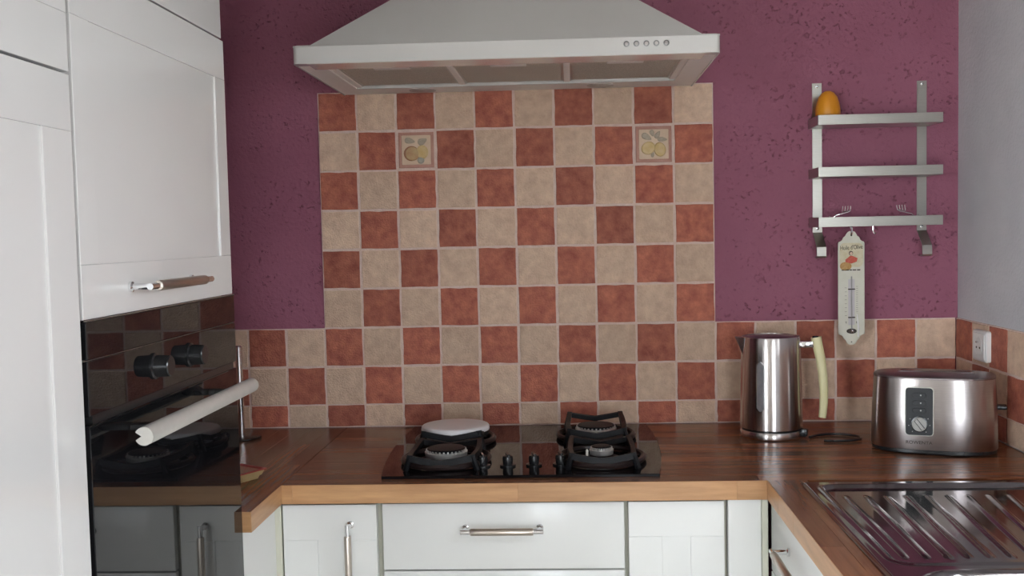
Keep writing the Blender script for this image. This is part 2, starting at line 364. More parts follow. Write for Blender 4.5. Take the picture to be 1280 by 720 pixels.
for (c, r), kind in (((2, 1), 'apple'), ((8, 1), 'pear')):
    loc = ((c + 0.5) * P, 0, ZT - (r + 0.5) * P)
    t = link('fruit_tile', tile_mesh('fruit_tile', TS - 0.004, TS - 0.004, 'decor_border', 5 + c, 0.0002), wall_back, loc)
    t['label'] = 'square relief tile with an apple, a plum and leaves' if kind == 'apple' else 'square relief tile with two yellow pears under four leaves'
    fr = MB()
    for q0, q1 in ((-.0445, .0445),):
        fr.box(-.0455, .0455, -.0022, .002, .0405, .0455, 'decor_border', .0008).box(-.0455, .0455, -.0022, .002, -.0455, -.0405, 'decor_border', .0008)
        fr.box(-.0455, -.0405, -.0022, .002, -.0405, .0405, 'decor_border', .0008).box(.0405, .0455, -.0022, .002, -.0405, .0405, 'decor_border', .0008)
    fr.build('raised_border', t)
    MB().prism(rrect(.076, .076, .002, 2), -0.001, 0.0022, 'decor_field', FRONT, bev=.001).build('picture_field', t)
    f = MB()
    if kind == 'apple':
        MB().prism(ellipse(.0205, .0195, 20, -.012, -.009), 0, .0042, 'fruit_outline', FRONT, bev=.0016).build('fruit_edge', t)
        MB().prism(ellipse(.0185, .0185, 20, -.010, -.0095), 0, .0056, 'fruit_orange', FRONT, bev=.0024).build('fruit', t)
        MB().prism(ellipse(.016, .018, 20, .016, -.006), 0, .005, 'fruit_yellow', FRONT, bev=.002).build('fruit', t)
        MB().prism(ellipse(.009, .009, 16, .012, -.027), 0, .006, 'plum_grey', FRONT, bev=.0024).build('fruit', t)
        leaf(f, -.016, .024, .028, .015, R(-12)); leaf(f, .017, .022, .026, .017, R(25)); f.build('leaves', t)
    else:
        MB().prism(ellipse(.0185, .0165, 20, -.014, -.010, R(25)), 0, .0050, 'fruit_yellow', FRONT, bev=.002).build('fruit', t)
        MB().prism(ellipse(.0155, .0185, 20, .0155, -.014, R(12)), 0, .0056, 'fruit_yellow', FRONT, bev=.002).build('fruit', t)
        leaf(f, -.018, .019, .028, .015, R(-30)); leaf(f, -.004, .028, .018, .011, R(-70)); leaf(f, .010, .024, .022, .012, R(55)); leaf(f, .022, .012, .026, .011, R(-5)); leaf(f, -.003, -.026, .016, .008, R(80))
        f.build('leaves', t)

# ------------------------------------------------------------------ cabinets
def handle(parent, L, axis, loc, out=0.032):
    """bar handle: chrome rod and posts, thicker bronze sleeve; local frame has -y outwards"""
    mb = MB(); T = Matrix.Translation(loc)
    if axis == 'z': T = T @ Matrix.Rotation(R(-90), 4, 'Y')
    h = L / 2; sl = h * 0.76
    mb.tube([(-h, -out, 0), (h, -out, 0)], 0.0048, 'chrome', 12, T=T)
    mb.tube([(-sl, -out, 0), (-sl + .002, -out, 0), (sl - .002, -out, 0), (sl, -out, 0)], [.0066, .0074, .0074, .0066], 'brushed_bronze', 16, T=T)
    for s in (-1, 1): mb.tube([(s * (h - .008), 0.0005, 0), (s * (h - .008), -.004, 0), (s * (h - .008), -.006, 0), (s * (h - .008), -out, 0)], [.0075, .0075, .0048, .0045], 'chrome', 12, T=T)
    return mb.build('handle', parent)
def shaker(parent, name, x0, x1, z0, z1, sw, rw, mat, y=0.0, th=0.019, sw2=None, hd=None):
    """framed door: two stiles, two rails, recessed panel; hd = (length, axis, x, z)"""
    sw2 = sw2 or sw
    d = bpy.data.objects.new(name, None)
    d = MB().box(x0 + 0.01, x1 - 0.01, y + 0.0055, y + th, z0 + 0.01, z1 - 0.01, mat).build(name, parent)
    b = 0.0006; g_ = 0.00015
    MB().box(x0, x0 + sw, y, y + th, z0 + rw + g_, z1 - rw - g_, mat, b).build('stile', d)
    MB().box(x1 - sw2, x1, y, y + th, z0 + rw + g_, z1 - rw - g_, mat, b).build('stile', d)
    MB().box(x0, x1, y, y + th, z1 - rw, z1, mat, b).build('rail', d)
    MB().box(x0, x1, y, y + th, z0, z0 + rw, mat, b).build('rail', d)
    MB().prism([(x0 + sw - .001, z0 + rw - .001), (x1 - sw2 + .001, z0 + rw - .001), (x1 - sw2 + .001, z1 - rw + .001), (x0 + sw - .001, z1 - rw + .001)], -(y + .008), -(y + .0030), mat, FRONT).build('panel', d)
    if hd: handle(d, hd[0], hd[1], (hd[2], y, hd[3]))
    return d
def slab(parent, name, x0, x1, z0, z1, mat, y=0.0, th=0.019, hd=None):
    d = MB().box(x0, x1, y, y + th, z0, z1, mat, 0.0022, seg=2).build(name, parent)
    if hd: handle(d, hd[0], hd[1], (hd[2], y, hd[3]))
    return d
def carcass(parent, x0, x1, depth, z0, z1, mat='carcass_edge', y0=0.021, top=True):
    t = 0.016; mb = MB()
    mb.box(x0, x0 + t, y0, depth, z0, z1, mat).box(x1 - t, x1, y0, depth, z0, z1, mat)
    mb.box(x0 + t, x1 - t, y0, depth, z0, z0 + t, mat).box(x0 + t, x1 - t, depth - 0.008, depth, z0 + t, z1, mat)
    if top: mb.box(x0 + t, x1 - t, y0, depth - 0.008, z1 - t, z1, mat)
    return mb.build('carcass', parent)
YF = -0.605                                              # fronts of the back run
ZU = 0.8615                                              # underside of the worktop
def base_unit(name, label, x0, x1, z1=ZU):
    t = thing(name, label, 'cabinet', (x0, YF, 0)); W = x1 - x0
    carcass(t, 0, W, 0.58, 0.10, z1 - 0.001, top=False)
    MB().box(0, W, 0.055, 0.071, 0.0, 0.10, 'carcass_edge').build('plinth', t)
    return t, W
t, W = base_unit('base_cabinet', 'narrow white framed cabinet with an upright bar handle beside the drawer unit', 0.0485, 0.2500)
shaker(t, 'door', 0.0005, W - 0.0065, 0.112, 0.8535, 0.0715, 0.074, 'white_lacquer', hd=(0.190, 'z', 0.141, 0.725))
t, W = base_unit('drawer_cabinet', 'white drawer unit under the gas hob with horizontal bar handles', 0.2505, 0.7560)
slab(t, 'drawer', 0.0055, W - 0.0040, 0.7160, 0.8545, 'white_lacquer', hd=(0.168, 'x', 0.2530, 0.8030))
slab(t, 'drawer', 0.0055, W - 0.0040, 0.4160, 0.7130, 'white_lacquer', hd=(0.166, 'x', 0.2490, 0.655))
slab(t, 'drawer', 0.0055, W - 0.0040, 0.1130, 0.4130, 'white_lacquer', hd=(0.166, 'x', 0.2490, 0.355))
t, W = base_unit('base_cabinet', 'white framed cabinet without a handle between drawer unit and corner', 0.7565, 0.9612)
shaker(t, 'door', 0.0040, W - 0.0072, 0.112, 0.8540, 0.068, 0.072, 'white_lacquer')
t = thing('corner_filler', 'flat white filler board with cream post in the inner corner below the worktop', 'panel', (0.959, YF, 0))
MB().box(0.0027, 0.0695, 0, 0.019, 0.10, 0.8568, 'white_lacquer', 0.0012).build('board', t)
MB().box(0.0700, 0.0825, -0.004, 0.019, 0.10, 0.8570, 'cream_post', 0.001).build('post', t)
# left leg below the worktop
t = thing('side_filler', 'white side board under the worktop between the oven column and the narrow cabinet', 'panel', (0.034, YF, 0))
MB().box(-0.018, 0, -0.2180, -0.004, 0.10, 0.8600, 'white_lacquer', 0.001).build('board', t)
MB().box(-0.018, 0.0120, -0.0035, 0.012, 0.10, 0.8595, 'cream_post', 0.001).build('post', t)
# right leg: sink run, fronts face -x at x = 1.058
for i, (ya, yb, lab) in enumerate(((-0.613, -1.20, 'white sink cabinet with a bar handle close to the inner corner'), (-1.203, -1.80, 'white framed cabinet below the sink bowl'))):
    t = thing('sink_cabinet', lab, 'cabinet', (1.046, ya, 0), -PI / 2); W = ya - yb
    carcass(t, 0, W, 0.55, 0.10, ZU - 0.001, top=False)
    MB().box(0, W, 0.055, 0.071, 0.0, 0.10, 'carcass_edge').build('plinth', t)
    if i == 0:
        slab(t, 'drawer', 0.003, W - 0.003, 0.716, 0.855, 'white_lacquer', hd=(0.190, 'x', 0.263, 0.806))
        shaker(t, 'door', 0.003, W - 0.003, 0.112, 0.713, 0.068, 0.072, 'white_lacquer')
    else: shaker(t, 'door', 0.003, W - 0.003, 0.112, 0.855, 0.068, 0.072, 'white_lacquer', hd=(0.190, 'z', 0.05, 0.70))

# tall column with the oven, fronts face +x at x = XT ; local x runs along +y
XT = 0.035; YN = -1.4000; YFAR = -0.8250
t = thing('oven_column', 'tall glossy white cabinet that houses the black oven', 'cabinet', (XT, YN, 0), PI / 2); W = YFAR - YN
cb = MB(); tk = 0.016; D_ = 0.575
cb.box(0, tk, 0.021, D_, 0.08, 2.34, 'white_lacquer_tall').box(W - tk, W, 0.021, D_, 0.08, 2.34, 'white_lacquer_tall')
for zz in (0.08, 0.664, 1.3085, 1.757, 2.324): cb.box(tk, W - tk, 0.021, D_, zz, zz + tk, 'white_lacquer_tall')
cb.build('carcass', t)
MB().box(0, W, 0.05, 0.066, 0, 0.08, 'carcass_edge').build('plinth', t)
shaker(t, 'flap_door', 0.002, W - 0.0005, 1.3045, 1.7595, 0.050, 0.0700, 'white_lacquer_tall', hd=(0.245, 'x', 0.258, 1.3400))
shaker(t, 'upper_door', 0.002, W - 0.004, 1.7635, 2.335, 0.050, 0.0700, 'white_lacquer_tall', y=0.002)
slab(t, 'lower_drawer', 0.002, W - 0.002, 0.09, 0.665, 'white_lacquer_tall')
t = thing('tall_cabinet', 'tall glossy white framed cabinet on the near side of the oven column', 'cabinet', (XT, YN - 0.600, 0), PI / 2); W = 0.598
cb = MB()
cb.box(0, tk, 0.021, D_, 0.08, 2.34, 'white_lacquer_tall').box(W - tk, W, 0.021, D_, 0.08, 2.34, 'white_lacquer_tall')
for zz in (0.08, 0.9, 1.606, 2.324): cb.box(tk, W - tk, 0.021, D_, zz, zz + tk, 'white_lacquer_tall')
cb.build('carcass', t)
MB().box(0, W, 0.05, 0.066, 0, 0.08, 'carcass_edge').build('plinth', t)
shaker(t, 'door', 0.002, W - 0.004, 0.09, 1.6115, 0.0715, 0.0700, 'white_lacquer_tall')
shaker(t, 'upper_door', 0.002, W - 0.004, 1.6150, 2.335, 0.0715, 0.0720, 'white_lacquer_tall')

# ------------------------------------------------------------------ built-in oven (local x = along +y, -y = out)
t = thing('built_in_oven', 'black glass built-in oven with two knobs and a steel bar handle', 'oven', (XT, YN + 0.001, 0.685), PI / 2); W = YFAR - YN - 0.002
z0 = 0.685
def zz(z): return z - z0
MB().box(0.03, W - 0.03, 0.012, 0.52, zz(0.70), zz(1.295), 'black_plastic').build('housing', t)
MB().box(0.0, W, -0.0030, 0.011, zz(1.2532), zz(1.3022), 'black_glass', 0.0010).build('top_strip', t)
MB().box(0.0, W, -0.0030, 0.011, zz(1.1810), zz(1.2520), 'black_glass', 0.0010).build('control_panel', t)
MB().box(0.0, W, 0.0005, 0.010, zz(1.2515), zz(1.2537), 'rack_steel').build('trim_line', t)
MB().box(0.0, W, -0.0035, -0.0005, zz(1.3023), zz(1.3040), 'rack_steel', 0.0004).build('top_trim', t)
dr = MB().box(0.0, W, -0.0030, 0.011, zz(0.700), zz(1.1690), 'black_glass', 0.0010).build('door', t)
MB().box(0.012, W - 0.012, -0.001, 0.011, zz(1.1692), zz(1.1806), 'black_plastic').build('vent_gap', t)
for yk in (-1.1916, -1.0522):
    T = Matrix.Translation((yk - YN - 0.001, -0.003, zz(1.2195))) @ Matrix.Rotation(R(90), 4, 'X')
    MB().lathe([(0.0195, 0), (0.0195, 0.003), (0.0165, 0.0045), (0.0155, 0.024), (0.0140, 0.0255)], 'black_plastic', 28, T).build('knob', t)
hp = [];
for k in range(25):                                       # rounded profile with a notch on the oven side
    a = R(-155 + 310 * k / 24); hp.append((0.0125 * math.cos(a), 0.0125 * math.sin(a)))
hp.append((-0.0035, 0.0))
hx0, hx1 = -1.352 - YN - 0.001, -0.895 - YN - 0.001
mbh = MB(); mbh.prism(hp, hx0, hx1, 'oven_bar', Matrix.Translation((0, -0.052, zz(1.1465))) @ Matrix(((0, 0, 1, 0), (-1, 0, 0, 0), (0, 1, 0, 0), (0, 0, 0, 1))))
hb = mbh.build('bar_handle', dr)
for hx in (hx0 + 0.075, hx1 - 0.075): MB().box(hx - .008, hx + .008, -0.050, -0.0025, zz(1.1415), zz(1.1515), 'black_plastic', .002).build('handle_mount', dr)

# ------------------------------------------------------------------ worktop: staves and front edging
t = thing('worktop', 'dark brown stave wood worktop running along three sides of the kitchen', 'worktop', (0, 0, 0))
def stave(x0, x1, y0, y1, along, mat='wood_top', z0=ZU, z1=ZW, name='stave'):
    L = (x1 - x0) if along == 'x' else (y1 - y0); Wd = (y1 - y0) if along == 'x' else (x1 - x0)
    mb = MB().box(-L / 2, L / 2, -Wd / 2, Wd / 2, z0, z1, mat, 0.00035)
    return mb.build(name, t, ((x0 + x1) / 2, (y0 + y1) / 2, 0), (0, 0, 0 if along == 'x' else PI / 2))
def staves(x0, x1, y0, y1, along, wd, lens, seed):
    r = random.Random(seed); g_ = 0.00012
    if along == 'x':
        n = max(1, round((y1 - y0) / wd)); h = (y1 - y0) / n
        for i in range(n):
            x = x0; first = True
            while x < x1 - 1e-6:
                L = r.uniform(*lens) * (r.uniform(.3, 1) if first else 1); first = False; e = x + L
                if x1 - e < 0.15: e = x1
                stave(x + g_, e - g_, y0 + i * h + g_, y0 + (i + 1) * h - g_, 'x'); x = e
    else:
        n = max(1, round((x1 - x0) / wd)); h = (x1 - x0) / n
        for i in range(n):
            y = y0; first = True
            while y < y1 - 1e-6:
                L = r.uniform(*lens) * (r.uniform(.3, 1) if first else 1); first = False; e = y + L
                if y1 - e < 0.15: e = y1
                stave(x0 + i * h + g_, x0 + (i + 1) * h - g_, y + g_, e - g_, 'y'); y = e
XWL = 0.0540; XWR = 1.0370; YWF = -0.6250; YEND = -0.8235
ET = 0.0012
staves(XWL, XR - 0.001, YWF + ET, -0.0005, 'x', 0.0445, (0.45, 0.85), 3)
staves(XL + 0.001, XWL - ET, YEND + ET, -0.0005, 'y', 0.0445, (0.4, 0.8), 5)
SX0, SX1, SY0, SY1 = 1.0955, 1.5850, -0.6570, -1.7200     # sink outline
staves(XWR + ET, SX0 + 0.020, -1.90, YWF + ET, 'y', 0.0395, (0.45, 0.8), 9)
staves(SX1 - 0.02, XR - 0.001, -1.90, YWF + ET, 'y', 0.0445, (0.45, 0.8), 10)
staves(SX0 + 0.020, SX1 - 0.02, -1.90, -1.70, 'y', 0.0445, (0.45, 0.8), 12)
def edge(x0, x1, y0, y1, along): return stave(x0, x1, y0, y1, along, 'wood_edge', ZU - 0.0005, ZW - 0.0002, 'edge_strip')
xs = [XWL, 0.076, 0.5380, 0.9770, XWR]
for a, b in zip(xs, xs[1:]): edge(a + .0001, b - .0001, YWF, YWF + ET, 'x')
ys = [YEND + ET, YWF]; edge(XWL - ET, XWL, YEND, YWF + ET, 'y')
edge(XL + 0.001, XWL - ET, YEND, YEND + ET, 'x')
ye = [YWF, -0.735, -0.865, -1.25, -1.90]
for a, b in zip(ye, ye[1:]): edge(XWR, XWR + ET, b + .0001, a - .0001, 'y')

# ------------------------------------------------------------------ sink (sheet-steel surface with drainer ridges and bowl)
def smooth(a, b, x):
    t_ = min(1, max(0, (x - a) / (b - a))); return t_ * t_ * (3 - 2 * t_)
def rr_sd(x, y, cx, cy, hx, hy, r):
    qx = abs(x - cx) - hx + r; qy = abs(y - cy) - hy + r
    return math.hypot(max(qx, 0), max(qy, 0)) + min(max(qx, qy), 0) - r
ridges = []
for i in range(11): ridges.append((1.158 + i * 0.0375, -0.745 - 0.0 * i, -1.125))
def sink_h(x, y):
    h = 0.9012
    d = rr_sd(x, y, (SX0 + SX1) / 2, (SY0 + SY1) / 2, (SX1 - SX0) / 2, (SY0 - SY1) / 2, 0.012)
    h += 0.0042 * smooth(0.0, -0.007, d)
    di = rr_sd(x, y, 1.338, -0.925, 0.215, 0.235, 0.03)
    h += 0.0022 * math.exp(-((di - 0.002) / 0.004) ** 2)
    h -= 0.0055 * smooth(0.0, -0.010, di)
    if di < 0:
        for x0_, ya, yb in ridges:
            s_ = (ya - y) / (ya - yb)
            xx = x0_ - (x0_ - 1.158) * 0.16 * s_ - 0.006 * s_
            e = smooth(0, 0.05, s_) * smooth(1.0, 0.95, s_)
            if 0 < s_ < 1: h += 0.0026 * e * math.exp(-((x - xx) / 0.0036) ** 2)
    db = rr_sd(x, y, 1.338, -1.425, 0.205, 0.225, 0.07)
    h += 0.0018 * math.exp(-((db - 0.004) / 0.005) ** 2)
    h -= 0.150 * smooth(0.0, -0.055, db) + 0.004 * smooth(0.002, -0.012, db)
    return h
nx, ny = 230, 330; V = []; Fc = []
for j in range(ny + 1):
    y = SY0 + (SY1 - SY0) * j / ny
    for i in range(nx + 1):
        x = SX0 + (SX1 - SX0) * i / nx; V.append((x, y, sink_h(x, y)))
for j in range(ny):
    for i in range(nx): a = j * (nx + 1) + i; Fc.append([a, a + nx + 1, a + nx + 2, a + 1])
t = thing('sink', 'stainless steel sink with a ridged drainer set into the worktop', 'sink', (0, 0, 0))
mb = MB().add(V, Fc, 'sink_steel'); mb.build('basin', t, angle=80)
rim = MB().box(SX0, SX1, SY0 - 0.002, SY0, 0.9003, 0.9015, 'sink_steel').box(SX0, SX0 + 0.002, SY1, SY0, 0.9003, 0.9015, 'sink_steel'); rim.build('rim', t)
MB().lathe([(0.040, 0), (0.042, 0.003), (0.034, 0.004), (0.030, 0.001)], 'chrome', 32, Matrix.Translation((1.338, -1.425, 0.7495))).build('waste', t)

# ------------------------------------------------------------------ gas hob
HZ = 0.9065; HCX = 0.5395
t = thing('gas_hob', 'black glass gas hob with four burners and four knobs set on the worktop', 'hob', (HCX, -0.31, ZW + 0.0004))
def hh(z): return z - ZW - 0.0004
out = []
yf, yb = -0.584, -0.038
def half(s): return 0.2915 + 0.0165 * (1 - (2 * (s - 0.56)) ** 2) + 0.004 * s
for k in range(13): s = k / 12; out.append((half(s), yf + (yb - yf) * s + 0.31))
for k in range(13): s = 1 - k / 12; out.append((-half(s) - 0.002 * s, yf + (yb - yf) * s + 0.31))
MB().prism(out, 0, hh(HZ), 'hob_glass', bev=0.0012).build('glass_plate', t, angle=30)
HT = lambda x, y, z=0.0: Matrix.Translation((x - HCX, y + 0.31, hh(HZ) + z))
def burner(x, y, r, pin=False):
    b = MB().lathe([(r + .022, 0), (r + .024, .003), (r + .016, .006), (r + .004, .007), (r + .004, .012)], 'brown_enamel', 40, HT(x, y)).build('burner', t)
    n = 48; V = []; Fc = []
    ringp = MB().lathe([(r - .002, .011), (r + .003, .013), (r + .004, .023), (r - .001, .025)], 'burner_alu', 40, HT(x, y))
    for k in range(30):                                   # flame teeth
        a = 2 * PI * k / 30
        ringp.box(-.0016, .0016, r - .003, r + .0015, .023, .0285, 'burner_alu', T=HT(x, y) @ Matrix.Rotation(a, 4, 'Z'))
    ringp.build('flame_ring', b)
    MB().lathe([(r - .003, .024), (r - .001, .0285), (r - .003, .0310), (r - .012, .032)], 'cast_iron', 40, HT(x, y)).build('cap', b)
    if pin:
        MB().lathe([(.0032, .004), (.0032, .021), (.0015, .024)], 'burner_ceramic', 12, HT(x - r - .009, y - .004)).build('igniter', b)
BX = {'rear_left': (0.368, -0.232), 'front_left': (0.3715, -0.448), 'rear_right': (0.7060, -0.200), 'front_right': (0.7120, -0.448)}
burner(*BX['front_left'], 0.043); burner(*BX['rear_right'], 0.046); burner(*BX['front_right'], 0.0225, True)
MB().lathe([(.05, 0), (.052, .003), (.04, .005)], 'brown_enamel', 40, HT(*BX['rear_left'])).build('burner', t)
def pan_support(x, y, hw, hd, zt, zback=None, open_back=False):
    """square cast support: four flat bands that rise to points at the corners, sloping feet, flat ring on the glass"""
    mb = MB(); T = HT(x, y); n = 10; zback = zt if zback is None else zback
    cs = [(-hw, -hd, zt), (hw, -hd, zt), (hw, hd, zback), (-hw, hd, zback)]; V = []; Fc = []
    for i in range(4):
        if open_back and i == 2: continue
        a = Vector(cs[i][:2]); b = Vector(cs[(i + 1) % 4][:2]); za, zb = cs[i][2], cs[(i + 1) % 4][2]
        inn = Vector((-(b - a).y, (b - a).x)).normalized(); k0 = len(V); sg = 0.012 if i in (0, 2) else 0.005
        for k in range(n + 1):
            s_ = k / n; sag = sg * (1 - abs(2 * s_ - 1) ** 1.15); p = a + (b - a) * s_
            o_ = p - inn * 0.005 * (1 - (2 * s_ - 1) ** 2); th = 0.012
            z_ = za + (zb - za) * s_ - sag
            V += [(*(o_ + inn * .002), z_), (*(o_ + inn * th), z_ - .001), (*(o_ + inn * th), z_ - .012), (*o_, z_ - .0135)]
        for k in range(n):
            for j in range(4):
                c0 = k0 + k * 4; c1 = c0 + 4
                Fc.append([c0 + j, c0 + (j + 1) % 4, c1 + (j + 1) % 4, c1 + j])
        Fc.append([k0, k0 + 3, k0 + 2, k0 + 1]); Fc.append([k0 + n * 4 + j for j in range(4)])
    mb.add(V, Fc, 'cast_iron', T)
    for cx_, cy_, cz in cs:                               # corner feet that taper down and outwards
        sx_ = math.copysign(1, cx_); sy_ = math.copysign(1, cy_)
        tx_, ty_ = cx_ - sx_ * .006, cy_ - sy_ * .006
        mb.tube([(tx_, ty_, cz - .003), (cx_ - sx_ * .001, cy_ - sy_ * .004, cz * .5), (cx_ + sx_ * .004, cy_ - sy_ * .006, .0006)], [.0062, .0068, .0072], 'cast_iron', 8, T=T)
    o = mb.build('pan_support', t, angle=40)
    rg = MB(); rx, ry = hw + .021, hd + .002
    rp = [(rx * math.cos(2 * PI * k / 40), ry * math.sin(2 * PI * k / 40), 0.0075) for k in range(40)]
    rg.tube(rp, 0.0070, 'brown_enamel', 8, True, T); rg.build('support_ring', o)
pan_support(*BX['rear_left'], 0.0700, 0.0900, 0.0430, 0.012, True)
pan_support(*BX['rear_right'], 0.0690, 0.0900, 0.0390, 0.0475)
pan_support(*BX['front_left'], 0.0720, 0.0930, 0.0345)
pan_support(*BX['front_right'], 0.0700, 0.0930, 0.0355)
for kx, ky in ((0.4555, -0.500), (0.5100, -0.500), (0.5660, -0.498), (0.6230, -0.494)):
    k = MB().lathe([(.0170, 0), (.0170, .0035), (.0105, .0050), (.0115, .016), (.0100, .022), (.0070, .0232)], 'black_plastic', 28, HT(kx, ky))
    k.box(-.0032, .0032, -.0150, .0150, .0215, .0275, 'black_plastic', .0012, T=HT(kx, ky) @ Matrix.Rotation(R(12), 4, 'Z')); k.build('knob', t)

# lidded dish on the covered burner
t = thing('lidded_dish', 'round white lidded dish with a black band on the rear burner', 'dish', (*BX['rear_left'], HZ + 0.0052))
MB().lathe([(.050, 0), (.064, .002), (.074, .010), (.077, .015)], 'dish_lid_white', 48).build('bowl', t)
MB().lathe([(.0765, .0145), (.0815, .0155), (.0825, .021), (.0815, .0245)], 'black_plastic', 48).build('band', t)
MB().lathe([(.0815, .0240), (.0822, .0260), (.0812, .0330), (.0790, .0355), (.070, .0368), (.030, .0376), (.002, .0378)], 'dish_lid_white', 56).build('lid', t, angle=50)

# ------------------------------------------------------------------ cooker hood
HX0, HX1, HYF, HZ0, HZ1 = 0.0725, 0.9715, -0.500, 1.7705, 1.8095
t = thing('cooker_hood', 'white pyramid cooker hood with a row of small round buttons', 'cooker hood', ((HX0 + HX1) / 2, 0, HZ0)); ox = (HX0 + HX1) / 2
def hb_(x0, x1, y0, y1, z0, z1, mat, bev=0.0, seg=1): return MB().box(x0 - ox, x1 - ox, y0, y1, z0 - HZ0, z1 - HZ0, mat, bev, seg=seg)
fb = MB()                                                 # front board with rounded vertical corners
n_ = 5; rr_ = 0.012; outl = [(HX0 - ox, HYF + 0.03)]
for k in range(n_ + 1): a = R(180 + 90 * k / n_); outl.append((HX0 - ox + rr_ + rr_ * math.cos(a), HYF + rr_ + rr_ * math.sin(a)))
for k in range(n_ + 1): a = R(270 + 90 * k / n_); outl.append((HX1 - ox - rr_ + rr_ * math.cos(a), HYF + rr_ + rr_ * math.sin(a)))
outl.append((HX1 - ox, HYF + 0.03))
fb.prism(outl, 0, HZ1 - HZ0, 'hood_white', bev=0.003).build('front_board', t, angle=30)
sd = hb_(HX0, HX0 + 0.004, HYF + 0.03, -0.004, HZ0, HZ1, 'hood_white').box(HX1 - ox - 0.004, HX1 - ox, HYF + 0.03, -0.004, 0, HZ1 - HZ0, 'hood_white')
sd.box(HX0 - ox, HX1 - ox, HYF + 0.008, -0.004, HZ1 - HZ0 - 0.004, HZ1 - HZ0, 'hood_white').build('casing', t)
uf = hb_(HX0 + .004, HX0 + 0.055, HYF + 0.03, -0.004, HZ0 + 0.0015, HZ0 + 0.006, 'hood_under').box(HX1 - ox - 0.055, HX1 - ox - .004, HYF + 0.03, -0.004, 0.0015, 0.006, 'hood_under')
uf.box(HX0 - ox + .055, HX1 - ox - .055, -0.105, -0.004, 0.0015, 0.006, 'hood_under')
uf.build('underside_frame', t)
hb_(HX0 + .030, HX1 - .030, HYF + 0.004, HYF + 0.078, HZ0 - 0.0004, HZ0 + 0.004, 'hood_lip').build('front_lip', t)
lip = hb_(HX0 + 0.055, HX1 - 0.055, -0.1075, -0.1045, HZ0 + .0005, HZ0 + 0.014, 'hood_white', .0008).build('rear_lip', t)
fx0, fx1 = HX0 + 0.062, HX1 - 0.062; fw = (fx1 - fx0) / 3
for i in range(3):
    a, b = fx0 + i * fw + 0.007, fx0 + (i + 1) * fw - 0.007
    f_ = hb_(a, b, HYF + 0.080, -0.107, HZ0 + 0.008, HZ0 + 0.014, 'filter_mesh', 0.001).build('grease_filter', t)
    fe = MB()
    for (p0, p1, q0, q1) in ((a, a + .006, HYF + .080, -.107), (b - .006, b, HYF + .080, -.107), (a, b, HYF + .080, HYF + .088), (a, b, -.114, -.107)):
        fe.box(p0 - ox, p1 - ox, q0, q1, 0.0068, 0.0082, 'rack_steel')
    fe.build('filter_edge', f_)
    m_ = (a + b) / 2; hb_(m_ - 0.040, m_ + 0.040, HYF + 0.092, HYF + 0.130, HZ0 + 0.0030, HZ0 + 0.0085, 'white_plastic', .001).build('filter_latch', f_)
for i in range(4):
    xx = fx0 + i * fw; hb_(xx - 0.0075, xx + 0.0075, HYF + 0.080, -0.105, HZ0 + 0.004, HZ0 + 0.013, 'hood_under', 0.001).build('divider', t)
for xx in (0.285, 0.735):
    T = Matrix.Translation((xx - ox, -0.055, 0.0018)) @ Matrix.Rotation(PI, 4, 'X')
    l_ = MB().lathe([(.034, 0), (.034, .002), (.029, .003)], 'hood_grey', 32, T).build('lamp', t)
    MB().lathe([(.027, .0025), (.027, .0034), (.01, .004)], 'lamp_lens', 32, T).build('lamp_glass', l_)
for k in range(5):
    xx = 0.7767 + k * 0.0207
    T = Matrix.Translation((xx - ox, HYF, 1.7925 - HZ0)) @ Matrix.Rotation(R(90), 4, 'X')
    b_ = MB().lathe([(.0062, -.001), (.0062, .0012), (.0050, .0016)], 'button_steel', 20, T).build('button', t)
    MB().lathe([(.0038, .0012), (.0034, .0032), (.0015, .0036)], 'hood_grey', 16, T).build('button_cap', b_)
# pyramid and chimney
px0, px1, pyf = 0.1065, 0.9375, -0.490; tx0, tx1, tyf, pz = 0.372, 0.672, -0.270, 2.015
Vp = [(px0, pyf, HZ1), (px1, pyf, HZ1), (px1, -0.004, HZ1), (px0, -0.004, HZ1), (tx0, tyf, pz), (tx1, tyf, pz), (tx1, -0.004, pz), (tx0, -0.004, pz)]
MB().add([(x - ox, y, z - HZ0) for x, y, z in Vp], [[0, 1, 5, 4], [1, 2, 6, 5], [2, 3, 7, 6], [3, 0, 4, 7], [4, 5, 6, 7], [3, 2, 1, 0]], 'hood_white').build('canopy', t, flat=True)
hb_(tx0 + .003, tx1 - .003, tyf + .003, -0.004, pz, 2.498, 'hood_white', 0.002).build('chimney', t)

# ------------------------------------------------------------------ steel wall rack
t = thing('wall_rack', 'brushed steel wall rack with three narrow shelves on the purple wall', 'rack', (1.42, 0.008, 1.33))
def rb(mb, x0, x1, y0, y1, z0, z1, bev=0.0): return mb.box(x0 - 1.42, x1 - 1.42, y0 - 0.008, y1 - 0.008, z0 - 1.33, z1 - 1.33, 'rack_steel', bev)
for xa, xb in ((1.2765, 1.3005), (1.5405, 1.5645)):
    m_ = MB(); prof = [(0.0075, 1.7700), (0.0045, 1.7700), (0.0045, 1.3900), (-0.036, 1.3530), (-0.0385, 1.3300), (-0.033, 1.3250), (-0.020, 1.3255), (-0.020, 1.3285), (-0.032, 1.3285), (-0.035, 1.3310), (-0.0325, 1.3545), (0.0075, 1.3920)]
    Tm = Matrix(((0, 0, 1, -1.42), (1, 0, 0, -0.008), (0, 1, 0, -1.33), (0, 0, 0, 1)))
    m_.prism(prof, xa, xb, 'rack_steel', Tm); o = m_.build('upright', t)
    for zs in (1.762, 1.400):
        MB().lathe([(.0035, 0), (.0035, .0012), (.002, .002)], 'chrome', 14, Matrix.Translation(((xa + xb) / 2 - 1.42, 0.0045 - 0.008, zs - 1.33)) @ Matrix.Rotation(R(90), 4, 'X')).build('screw', o)
